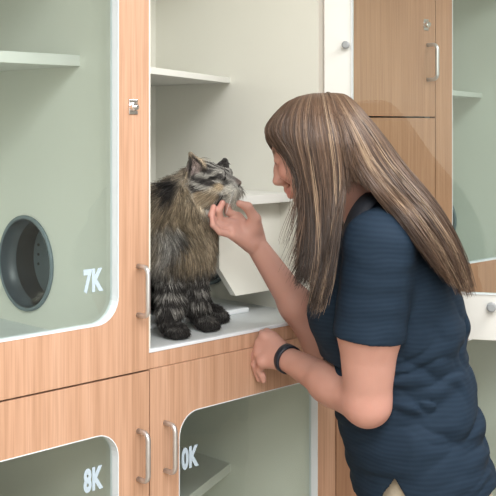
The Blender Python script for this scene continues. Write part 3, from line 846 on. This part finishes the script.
# under-sheets
under_v, under_f = [], []
nb = 0
for gl in (front, back, far, bridge):
    s = np.linspace(0, 1, 40); P = sheet_pts(gl, s, 40)
    cen = HO+np.array([0.02, 0, 0])
    inward = (cen-P); inward[..., 2] *= 0.15; inward /= np.maximum(np.linalg.norm(inward, axis=-1, keepdims=True), 1e-6)
    tt = np.linspace(0, 1, 40)[None, :, None]
    P = P+inward*0.005
    P = P[:, :34] if gl is not bridge else P[:, :30]
    ns, nt_ = P.shape[:2]
    under_v.append(P.reshape(-1, 3))
    i, j = np.meshgrid(np.arange(ns-1), np.arange(nt_-1), indexing='ij')
    a = (i*nt_+j).ravel()+nb
    under_f.append(np.stack([a, a+1, a+nt_+1, a+nt_], 1)); nb += ns*nt_
uv = np.concatenate(under_v); uf = np.concatenate(under_f)
M['hair'] = vcol_mat('hair', 0.38, 0.45)
uc = np.tile(np.array([0.085, 0.052, 0.038]), (len(uv), 1))
hair = pmesh('hair', uv, uf, M['hair'], uc)

def hair_strands(gl, N, S=28, tone=0.0, smin=0.0, smax=1.0, ragged=0.22, tip=0.0):
    s = smin+(smax-smin)*rng.random(N)
    nc = 90
    cs = smin+(smax-smin)*rng.random(nc)
    near = np.argmin(np.abs(s[:, None]-cs[None])+0.02*rng.random((N, nc)), 1)
    P0 = sheet_pts(gl, s, S); Pc = sheet_pts(gl, cs, S)[near]
    tt = np.linspace(0, 1, S)[None, :, None]
    w = 0.65*ss(tt, 0.25, 1.0)
    P = P0*(1-w)+Pc*w
    cen = HO+np.array([0.02, 0, 0])
    outw = P-cen; outw[..., 2] *= 0.25; outw /= np.maximum(np.linalg.norm(outw, axis=-1, keepdims=True), 1e-6)
    lay = rng.random(N)
    lift = (-0.004+0.011*lay)[:, None, None]*ss(tt, 0.0, 0.2)+0.002
    P = P+outw*lift
    # clump undulation and single-hair wander
    ph_ = rng.random((nc, 3))*6.28
    wav = np.sin(tt*9+ph_[near][:, None, :])*0.0035*ss(tt, 0.2, 1.0)
    own = np.sin(tt*(5+6*rng.random((N, 1, 1)))+rng.random((N, 1, 3))*6.28)*0.0022*ss(tt, 0.1, 1.0)
    spread = rng.normal(size=(N, 1, 3))*0.0035*ss(tt, 0.3, 1.0)
    P = P+wav+own+spread
    # uneven lengths
    cut = 1-ragged*rng.random(N)**2 - 0.10*rng.random(nc)[near]
    u = np.linspace(0, 1, S)[None]*cut[:, None]*(S-1)
    i = np.clip(u.astype(int), 0, S-2); ff = (u-i)[..., None]
    P = np.take_along_axis(P, i[..., None], 1)*(1-ff)+np.take_along_axis(P, (i+1)[..., None], 1)*ff
    t1 = np.linspace(0, 1, S)[None]
    rad = (0.00062+0.0004*rng.random((N, 1)))*(1-0.75*ss(t1, 0.75, 1.0))*np.ones((N, S))
    dark = np.array([0.070, 0.042, 0.030]); mid = np.array([0.205, 0.125, 0.082]); lite = np.array([0.47, 0.34, 0.225])
    cl = rng.random(nc)[near]; own_ = rng.random(N)
    v = np.clip(0.55*cl+0.45*own_+tone, 0, 1)[:, None]
    v = v + 0.10*(0.5-t1)
    c = np.where((v < 0.55)[..., None], dark+(mid-dark)*np.clip(v/0.55, 0, 1)[..., None], mid+(lite-mid)*np.clip((v-0.55)/0.45, 0, 1)[..., None])
    # roots darker, reddish brown at the crown
    rt = (1-ss(t1, 0.05, 0.38))[..., None]
    c = c*(1-0.55*rt)+np.array([0.17, 0.098, 0.062])*0.55*rt
    c = c*(1-tip*ss(t1, 0.5, 0.9))[..., None]*0.76
    return P, rad, c
parts = [hair_strands(front, 6800, tone=-0.24, ragged=0.38, tip=0.6), hair_strands(back, 7800, tone=-0.20, ragged=0.28, tip=0.15), hair_strands(far, 1800, tone=-0.2), hair_strands(bridge, 1600, tone=-0.2),
         hair_strands(back, 350, tone=0.35, smin=0.08, smax=0.2), hair_strands(back, 250, tone=0.4, smin=0.30, smax=0.38),
         hair_strands(front, 350, tone=0.32, smin=0.52, smax=0.62), hair_strands(front, 300, tone=0.3, smin=0.82, smax=0.95)]
fly = hair_strands(front, 120, tone=-0.2, smin=0.0, smax=0.35, ragged=0.3)
tf = np.linspace(0, 1, fly[0].shape[1])[None, :, None]
fly[0][:] += ss(tf, 0.68, 1.0)*(rng.normal(size=(120, 1, 3))*np.array([0.012, 0.008, 0.006])+np.array([-0.016, 0, 0.0]))
parts.append(fly)
P = np.concatenate([p[0] for p in parts]); rd = np.concatenate([p[1] for p in parts]); c = np.concatenate([p[2] for p in parts])
# a few loose flyaway tips at the front lock
me = strands('hair_strands', toworld(P)-base_w, rd, c)
link('hair_strands', me, M['hair'], hair)

# ------------------------------------------------------------------ the cat
catloc = np.array([1.58, 0.15, DECKZ])
cat = empty('cat', tuple(catloc), 'fluffy long-haired brown and grey tabby cat sitting in the open kennel cell', 'cat')
# head frame
cf = unit(R3*0.93-F3*0.34+Z3*0.10); cl_ = unit(np.cross(Z3, cf)); cu_ = np.cross(cf, cl_)     # forward, its left, up
CX = np.stack([cf, cl_, cu_])
CO = W(208, 184, 2.365)
HS = 1.13
def C(f, l, u): return CO+HS*(f*cf+l*cl_+u*cu_)
def cat_pt(px, py, t): return W(px, py, t)
PAW1 = np.array([1.482, 0.066, DECKZ]); PAW2 = np.array([1.585, 0.080, DECKZ]); PAW3 = np.array([1.662, 0.130, DECKZ])
CH = cat_pt(179, 240, 2.360); SP = cat_pt(152, 226, 2.42); PV = np.array([1.560, 0.37, 1.262]); NK = cat_pt(190, 205, 2.38)
ear_tip = cat_pt(190.5, 153.5, 2.322)
EAR_A = (ear_tip, cat_pt(188.0, 183, 2.336), cat_pt(206, 168, 2.318))
EAR_B = (cat_pt(224.5, 159.5, 2.405), cat_pt(217, 167, 2.405), cat_pt(227, 168, 2.392))
def ear_dist(p):
    return np.minimum.reduce([segd(p, e[0]*(1-w)+e[1]*w if False else e[0], e[1]*(1-w)+e[2]*w) for e in (EAR_A, EAR_B) for w in (0, 0.25, 0.5, 0.75, 1)])
def cat_field():
    f = Field([1.36, 0.0, DECKZ-0.01], [1.86, 0.56, 1.56], 0.003)
    f.cone(CH, SP, 0.059, 0.066, 0.05)
    f.cone(SP, PV, 0.068, 0.085, 0.05)
    f.cone(CH, NK, 0.054, 0.050, 0.05)
    f.cone(SP, NK, 0.060, 0.050, 0.05)
    f.cone(NK, C(-0.012, 0, -0.006), 0.050, 0.040, 0.03)
    f.ell(CH+np.array([0, 0.0, -0.025]), (0.054, 0.050, 0.055), None, 0.04)
    # haunches
    for s in (-1, 1):
        hpt = PV+np.array([0.070*s, -0.055, -0.045])
        f.ell(hpt, (0.045, 0.075, 0.06), None, 0.03)
    f.chain([PV+np.array([0.085, -0.10, -0.07]), np.array([1.655, 0.20, DECKZ+0.026]), PAW3+np.array([0, 0.0, 0.020])], [0.04, 0.022, 0.019], 0.02)
    f.ell(PAW3+np.array([0.004, -0.012, 0.017]), (0.021, 0.028, 0.017), None, 0.012)
    f.chain([PV+np.array([-0.085, -0.10, -0.07]), np.array([1.40, 0.20, DECKZ+0.026]), np.array([1.395, 0.14, DECKZ+0.02])], [0.035, 0.022, 0.019], 0.02)
    # front legs
    f.chain([cat_pt(169, 268, 2.325), cat_pt(171, 305, 2.295), PAW1+np.array([0.0, 0.012, 0.03])], [0.034, 0.024, 0.020], 0.025)
    f.chain([cat_pt(193, 268, 2.365), cat_pt(196, 303, 2.355), PAW2+np.array([0.0, 0.012, 0.03])], [0.034, 0.023, 0.019], 0.025)
    f.ell(PAW1+np.array([0.004, -0.010, 0.016]), (0.025, 0.030, 0.0165), None, 0.012)
    f.ell(PAW2+np.array([0.006, -0.010, 0.015]), (0.023, 0.028, 0.0155), None, 0.012)
    for p in (PAW1, PAW2, PAW3):
        for k in (-1.5, -0.5, 0.5, 1.5):
            f.ell(p+np.array([0.004+k*0.0105, -0.030+0.003*abs(k), 0.010]), (0.0062, 0.011, 0.0095), None, 0.004)
    # tail curled behind
    f.chain([PV+np.array([-0.02, 0.07, -0.06]), np.array([1.47, 0.49, DECKZ+0.04]), np.array([1.405, 0.42, DECKZ+0.03]), np.array([1.395, 0.30, DECKZ+0.028])], [0.03, 0.026, 0.024, 0.016], 0.03)
    # head
    f.ell(C(-0.004, 0, 0.004), (0.0486, 0.0452, 0.0429), CX, 0.012)
    for s in (1, -1):
        f.ell(C(0.008, 0.020*s, -0.014), (0.0339, 0.0260, 0.0271), CX, 0.016)         # cheeks
        f.ell(C(0.050, 0.0105*s, -0.016), (0.0186, 0.0141, 0.0141), CX, 0.008)        # whisker pads
        f.ell(C(0.034, 0.020*s, 0.012), (0.0124, 0.0107, 0.0096), CX, 0.007)           # closed eye bulge
        f.ell(C(0.031, 0.018*s, 0.022), (0.0169, 0.0124, 0.0068), CX, 0.009)             # brow
    f.cone(C(0.026, 0, 0.014), C(0.058, 0, 0.000), 0.0145, 0.0085, 0.012)            # bridge
    f.ell(C(0.064, 0, -0.003), (0.0079, 0.0085, 0.0068), CX, 0.004)                     # nose
    f.ell(C(0.044, 0, -0.030), (0.0181, 0.0147, 0.0136), CX, 0.008)                      # chin
    # near ear: a cupped fan from tip to base
    for (tip, b0, b1, dep) in (EAR_A+(0.010,), EAR_B+(0.006,)):
        for k in range(9):
            w = k/8; bp_ = b0*(1-w)+b1*w+F3*dep*math.sin(math.pi*w)
            mid = (tip+bp_)/2+F3*dep*0.5*math.sin(math.pi*w)+(bp_-(b0+b1)/2)*0.13
            f.chain([tip, mid, bp_], [0.0026, 0.0032, 0.0045], 0.003)
    return f
f = cat_field(); co, q = f.mesh(); co = smooth_mesh(co, q, 1)

DARK = np.array([0.030, 0.028, 0.027]); GREY = np.array([0.20, 0.195, 0.18]); TAN = np.array([0.40, 0.32, 0.215]); PALE = np.array([0.55, 0.54, 0.49])
def cat_colour(p):
    """coat colour at points p (N,3)"""
    n = len(p); h = (p-CO)@CX.T/HS
    nz = fbm(p*np.array([38, 38, 20]), 31, 3); n2 = fbm(p*80, 41, 2); n3 = fbm(p*np.array([16, 16, 11]), 51, 2)
    c = DARK*1.25+(GREY*1.5-DARK)*ss(nz, 0.32, 0.60)[:, None]
    tan = np.maximum(ss(n3, 0.38, 0.58), 0.75*ss(p[:, 2], 1.36, 1.42)*ss(nz, 0.3, 0.5))*ss(p[:, 2], 1.26, 1.31)
    c = c*(1-tan[:, None]*0.75)+TAN*(0.5+1.0*nz[:, None])*tan[:, None]*0.75
    # legs: charcoal with pale grey bars; paws dark
    leg = 1-ss(p[:, 2], 1.262, 1.312)
    bar = ss(np.sin((p[:, 2]+0.012*n2)*2*math.pi/0.030), -0.2, 0.5)*ss(n2, 0.35, 0.55)
    lc = DARK*1.1+(GREY*1.55-DARK)*bar[:, None]*0.75
    c = c*(1-leg[:, None])+lc*leg[:, None]
    paw = 1-ss(p[:, 2], DECKZ+0.035, DECKZ+0.055)
    c = c*(1-0.8*paw[:, None])+DARK*0.8*0.8*paw[:, None]
    # head
    hd = 1-ss(np.linalg.norm((p-C(0.015, 0, -0.004))*np.array([1, 1, 1.05]), axis=1), 0.058, 0.074)
    hd = hd*ss(h[:, 0], -0.05, -0.03)
    st = ss(np.sin(h[:, 1]*2*math.pi/0.0125+1.2*np.sin(h[:, 0]*60)), -0.3, 0.4)          # stripes along the crown
    hc = DARK*1.2+(GREY*1.5-DARK)*st[:, None]
    side = ss(np.abs(h[:, 1]), 0.018, 0.028)
    s2 = ss(np.sin((h[:, 2]*0.9+h[:, 0]*0.5)*2*math.pi/0.020+2*n2), -0.4, 0.5)
    hc2 = DARK*2+(PALE*0.62-DARK*2)*s2[:, None]
    hc = hc*(1-side[:, None])+hc2*side[:, None]
    def blob(c0, colr, r0, r1, amt=1.0):
        nonlocal hc
        d = np.linalg.norm(h-np.array(c0), axis=1); w = (amt*(1-ss(d, r0, r1)))[:, None]
        hc = hc*(1-w)+np.array(colr)*w
    def sblob(a, b_, colr, r0, r1, amt=1.0):
        nonlocal hc
        w = (amt*(1-ss(segd(h, a, b_), r0, r1)))[:, None]; hc = hc*(1-w)+np.array(colr)*w
    for s in (1, -1):
        blob((0.052, 0.014*s, -0.018), PALE*1.0, 0.010, 0.019)
        sblob((0.038, 0.026*s, -0.006), (0.000, 0.040*s, -0.018), TAN*1.25, 0.004, 0.012, 0.9)
        sblob((0.022, 0.036*s, -0.024), (-0.008, 0.040*s, -0.030), TAN*1.0, 0.006, 0.018, 0.7)
        sblob((0.040, 0.017*s, 0.004), (0.048, 0.012*s, -0.002), DARK*1.5, 0.003, 0.010, 0.8)
        sblob((0.026, 0.030*s, 0.020), (0.036, 0.022*s, 0.021), PALE*0.75, 0.002, 0.007, 0.8)
        sblob((0.022, 0.032*s, 0.012), (0.046, 0.017*s, 0.008), DARK*0.35, 0.0022, 0.0055)      # closed eye line
        sblob((0.027, 0.030*s, 0.011), (0.006, 0.040*s, 0.004), DARK*0.7, 0.002, 0.005, 0.9)
        sblob((0.030, 0.024*s, 0.004), (0.042, 0.018*s, 0.003), PALE*0.7, 0.002, 0.005, 0.6)
        sblob((0.060, 0.006*s, -0.022), (0.040, 0.022*s, -0.026), DARK*0.5, 0.0012, 0.0034, 0.9)
    blob((0.044, 0, -0.034), PALE*1.0, 0.012, 0.020)
    sblob((0.030, 0, 0.024), (0.056, 0, 0.006), GREY*1.0, 0.004, 0.009, 0.8)
    blob((0.066, 0, 0.000), (0.14, 0.11, 0.10), 0.006, 0.011)
    c = c*(1-hd[:, None])+hc*hd[:, None]
    # chest ruff under the chin
    rf = 1-ss(np.linalg.norm((p-C(0.004, 0.02, -0.058))*np.array([1, 1, 0.8]), axis=1), 0.02, 0.052)
    c = c*(1-0.7*rf[:, None])+TAN*(0.7+0.5*nz[:, None])*0.7*rf[:, None]
    # ears
    for (tip, b0, b1) in (EAR_A,):
        cen = tip*0.42+b0*0.28+b1*0.30
        w = 1-ss(np.linalg.norm((p-cen), axis=1), 0.014, 0.023)
        w = w*ss(p[:, 2], CO[2]+0.012, CO[2]+0.022)
        c = c*(1-w[:, None])+np.array([0.30, 0.25, 0.235])*w[:, None]
        rim = np.minimum(segd(p, tip, b0), segd(p, tip, b1)); w = (1-ss(rim, 0.002, 0.006))*ss(p[:, 2], CO[2]+0.012, CO[2]+0.02)
        c = c*(1-w[:, None])+DARK*1.4*w[:, None]
    w = 1-ss(np.minimum.reduce([segd(p, EAR_B[0], EAR_B[1]), segd(p, EAR_B[0], EAR_B[2])]), 0.006, 0.010)
    c = c*(1-w[:, None])+DARK*1.6*w[:, None]
    return np.clip(c, 0.004, 1)
cc_ = cat_colour(co)
M['cat'] = vcol_mat('cat_skin', 0.8, 0.1)
M['fur'] = vcol_mat('cat_fur', 0.6, 0.2)
link('body', np_mesh('cat_body', co-catloc, q, cc_*0.8), M['cat'], cat)

# coat: hairs rooted over the body
tri = np.concatenate([q[:, [0, 1, 2]], q[:, [0, 2, 3]]])
e1_, e2_ = co[tri[:, 1]]-co[tri[:, 0]], co[tri[:, 2]]-co[tri[:, 0]]
nrm = np.cross(e1_, e2_); ar = np.linalg.norm(nrm, axis=1); nrm /= np.maximum(ar, 1e-12)[:, None]
cen = co[tri].mean(1)
wgt = ar*(1.0+2.5*(1-ss(np.linalg.norm(cen-C(0.02, 0, 0), axis=1), 0.05, 0.08)))
wgt = wgt*(nrm[:, 1]*0.7-nrm[:, 0]*0.2 < 0.75)
N = 60000
pick = rng.choice(len(tri), N, p=wgt/wgt.sum())
a_, b_ = rng.random(N), rng.random(N); fl = a_+b_ > 1; a_[fl] = 1-a_[fl]; b_[fl] = 1-b_[fl]
root_p = co[tri[pick, 0]]+a_[:, None]*e1_[pick]+b_[:, None]*e2_[pick]; nn = nrm[pick]
# outward test
cen_dir = root_p-(CH+SP)/2
h = (root_p-CO)@CX.T/HS
head = 1-ss(np.linalg.norm(root_p-C(0.014, 0, -0.002), axis=1), 0.056, 0.070)
face = head*ss(h[:, 0], 0.0, 0.03)
cheek = head*(1-ss(h[:, 2], -0.022, -0.008))*(1-ss(h[:, 0], 0.02, 0.035))
legw = 1-ss(root_p[:, 2], 1.262, 1.305); paww = 1-ss(root_p[:, 2], DECKZ+0.03, DECKZ+0.05)
earw = 1-ss(ear_dist(root_p), 0.004, 0.008)
earw = earw*ss(h[:, 2], 0.018, 0.026)
length = 0.031*(1-head)*(1-legw)+0.010*head*(1-0.55*face)+0.016*legw*(1-head)
length = length+0.016*cheek
length = length*(1-0.55*paww)*(1-0.78*earw)
nosew = 1-ss(np.linalg.norm(h-np.array([0.068, 0, -0.003]), axis=1), 0.009, 0.013)
length = length*(1-0.9*nosew)*(0.65+0.7*rng.random(N))
flow = np.array([0.10, -0.10, -1.0])*np.ones((N, 3))
flow = flow*(1-head)[:, None]+(-cf*1.0-0.35*cu_)*head[:, None]
flow = flow+(1-head)[:, None]*(1-legw)[:, None]*0.55*(fbm(root_p*22, 61, 2)[:, None]-0.5)*np.array([1.2, -0.6, 0])*2
flow -= nn*np.sum(flow*nn, 1, keepdims=True)
flow /= np.maximum(np.linalg.norm(flow, axis=1, keepdims=True), 1e-6)
up_n = 0.42+0.25*(1-head)*(1-legw)-0.10*paww
jit = rng.normal(size=(N, 3))*(0.16-0.09*head)[:, None]
dirv = flow+nn*up_n[:, None]+jit
dirv /= np.linalg.norm(dirv, axis=1, keepdims=True)
S = 6; u = np.linspace(0, 1, S)[None, :, None]
Pf = root_p[:, None]+dirv[:, None]*(length[:, None, None]*u)
# tips bend with the flow and gather into locks
nc = 1500; cidx = rng.choice(N, nc, replace=False)
key = np.round(root_p/0.016).astype(int); 
_, inv = np.unique(key, axis=0, return_inverse=True); inv = inv.ravel()
cnt = np.bincount(inv)
tipm = np.stack([np.bincount(inv, Pf[:, -1, k])/cnt for k in range(3)], 1)[inv]
gather = (0.50*(1-head)*(1-paww)*(1-0.5*legw))[:, None, None]
Pf = Pf+(tipm[:, None]-Pf[:, -1:])*gather*u**1.5+flow[:, None]*0.22*length[:, None, None]*u**2
Pf[..., 2] = np.maximum(Pf[..., 2], DECKZ+0.0015)
rb = (0.00055+0.00025*rng.random((N, 1)))*(1-0.3*face[:, None])
rf_ = rb*(1-0.8*np.linspace(0, 1, S)[None]**1.5)
bc_ = cat_colour(root_p)
var = (0.55+0.95*rng.random((N, 1, 1))**1.3)
agouti = 1+0.35*(1-head)[:, None, None]*np.sin(u*3.4+6.28*rng.random((N, 1, 1))*0.4)-0.25*u*(1-head)[:, None, None]
link('coat', strands('coat', Pf-catloc, rf_, np.clip(bc_[:, None]*var*agouti*1.22, 0.003, 1)), M['fur'], cat)
# narrowed eyes
for s in (1, -1):
    K = np.array([[C(0.022, 0.0312*s, 0.0135), C(0.030, 0.0300*s, 0.0125), C(0.039, 0.0255*s, 0.0105), C(0.047, 0.0165*s, 0.0075)]])
    Pe = catmull(K, 10)
    link('eye', strands('eye', Pe-catloc, np.array([[0.0006, 0.0016, 0.0021, 0.0023, 0.0024, 0.0023, 0.0021, 0.0018, 0.0013, 0.0005]]), np.full((1, 10, 3), 0.012)), M['fur'], cat)
# whiskers
N2 = 20
w0 = np.array([C(0.056, 0.012*s, -0.014-0.003*k) for s in (1, -1) for k in range(5)])
wd = np.array([unit(cl_*s*0.9+cf*(0.35-0.12*k)-cu_*(0.10+0.14*k)) for s in (1, -1) for k in range(5)])
u = np.linspace(0, 1, 8)[None, :, None]
Pw = w0[:, None]+wd[:, None]*0.05*u-Z3*0.010*u**2
for k in range(10):
    link('whisker', strands('whisker', Pw[k:k+1]-catloc, np.full((1, 8), 0.00025), np.full((1, 8, 3), 0.75)), M['fur'], cat)

# ------------------------------------------------------------------ light
def area(name, loc, rot, sx, sy, e, c=(1, 0.99, 0.98)):
    l = bpy.data.lights.new(name, 'AREA'); l.shape = 'RECTANGLE'; l.size = sx; l.size_y = sy; l.energy = e; l.color = c
    o = bpy.data.objects.new(name, l); col.objects.link(o); o.location = loc; o.rotation_euler = [math.radians(a) for a in rot]
    return o
area('ceiling_light', (0.4, -1.3, 2.57), (0, 0, 0), 1.6, 0.9, 56)
area('ceiling_light', (2.3, -1.3, 2.57), (0, 0, 0), 1.6, 0.9, 42)
area('ceiling_light', (-0.6, -2.5, 2.57), (0, 0, 0), 1.6, 0.9, 46)
area('fill_light', (0.6, -3.3, 1.5), (90, 0, 0), 3.4, 1.6, 20, (1, 0.99, 0.98))  # added soft fill behind the camera, not a window of the room
w = bpy.data.worlds.new('world'); sc.world = w; w.use_nodes = True
w.node_tree.nodes['Background'].inputs[0].default_value = (0.9, 0.95, 1, 1); w.node_tree.nodes['Background'].inputs[1].default_value = 0.3

# ------------------------------------------------------------------ camera
cd = bpy.data.cameras.new('camera'); cam = bpy.data.objects.new('camera', cd); col.objects.link(cam)
cam.location = tuple(CAM); cam.rotation_euler = (math.radians(90), 0, math.radians(-45))
cd.sensor_width = 36; cd.sensor_fit = 'HORIZONTAL'; cd.lens = FOC/496*36
cd.shift_x = 0; cd.shift_y = -(248-125)/496.0
cd.clip_start = 0.05; cd.clip_end = 50
sc.camera = cam
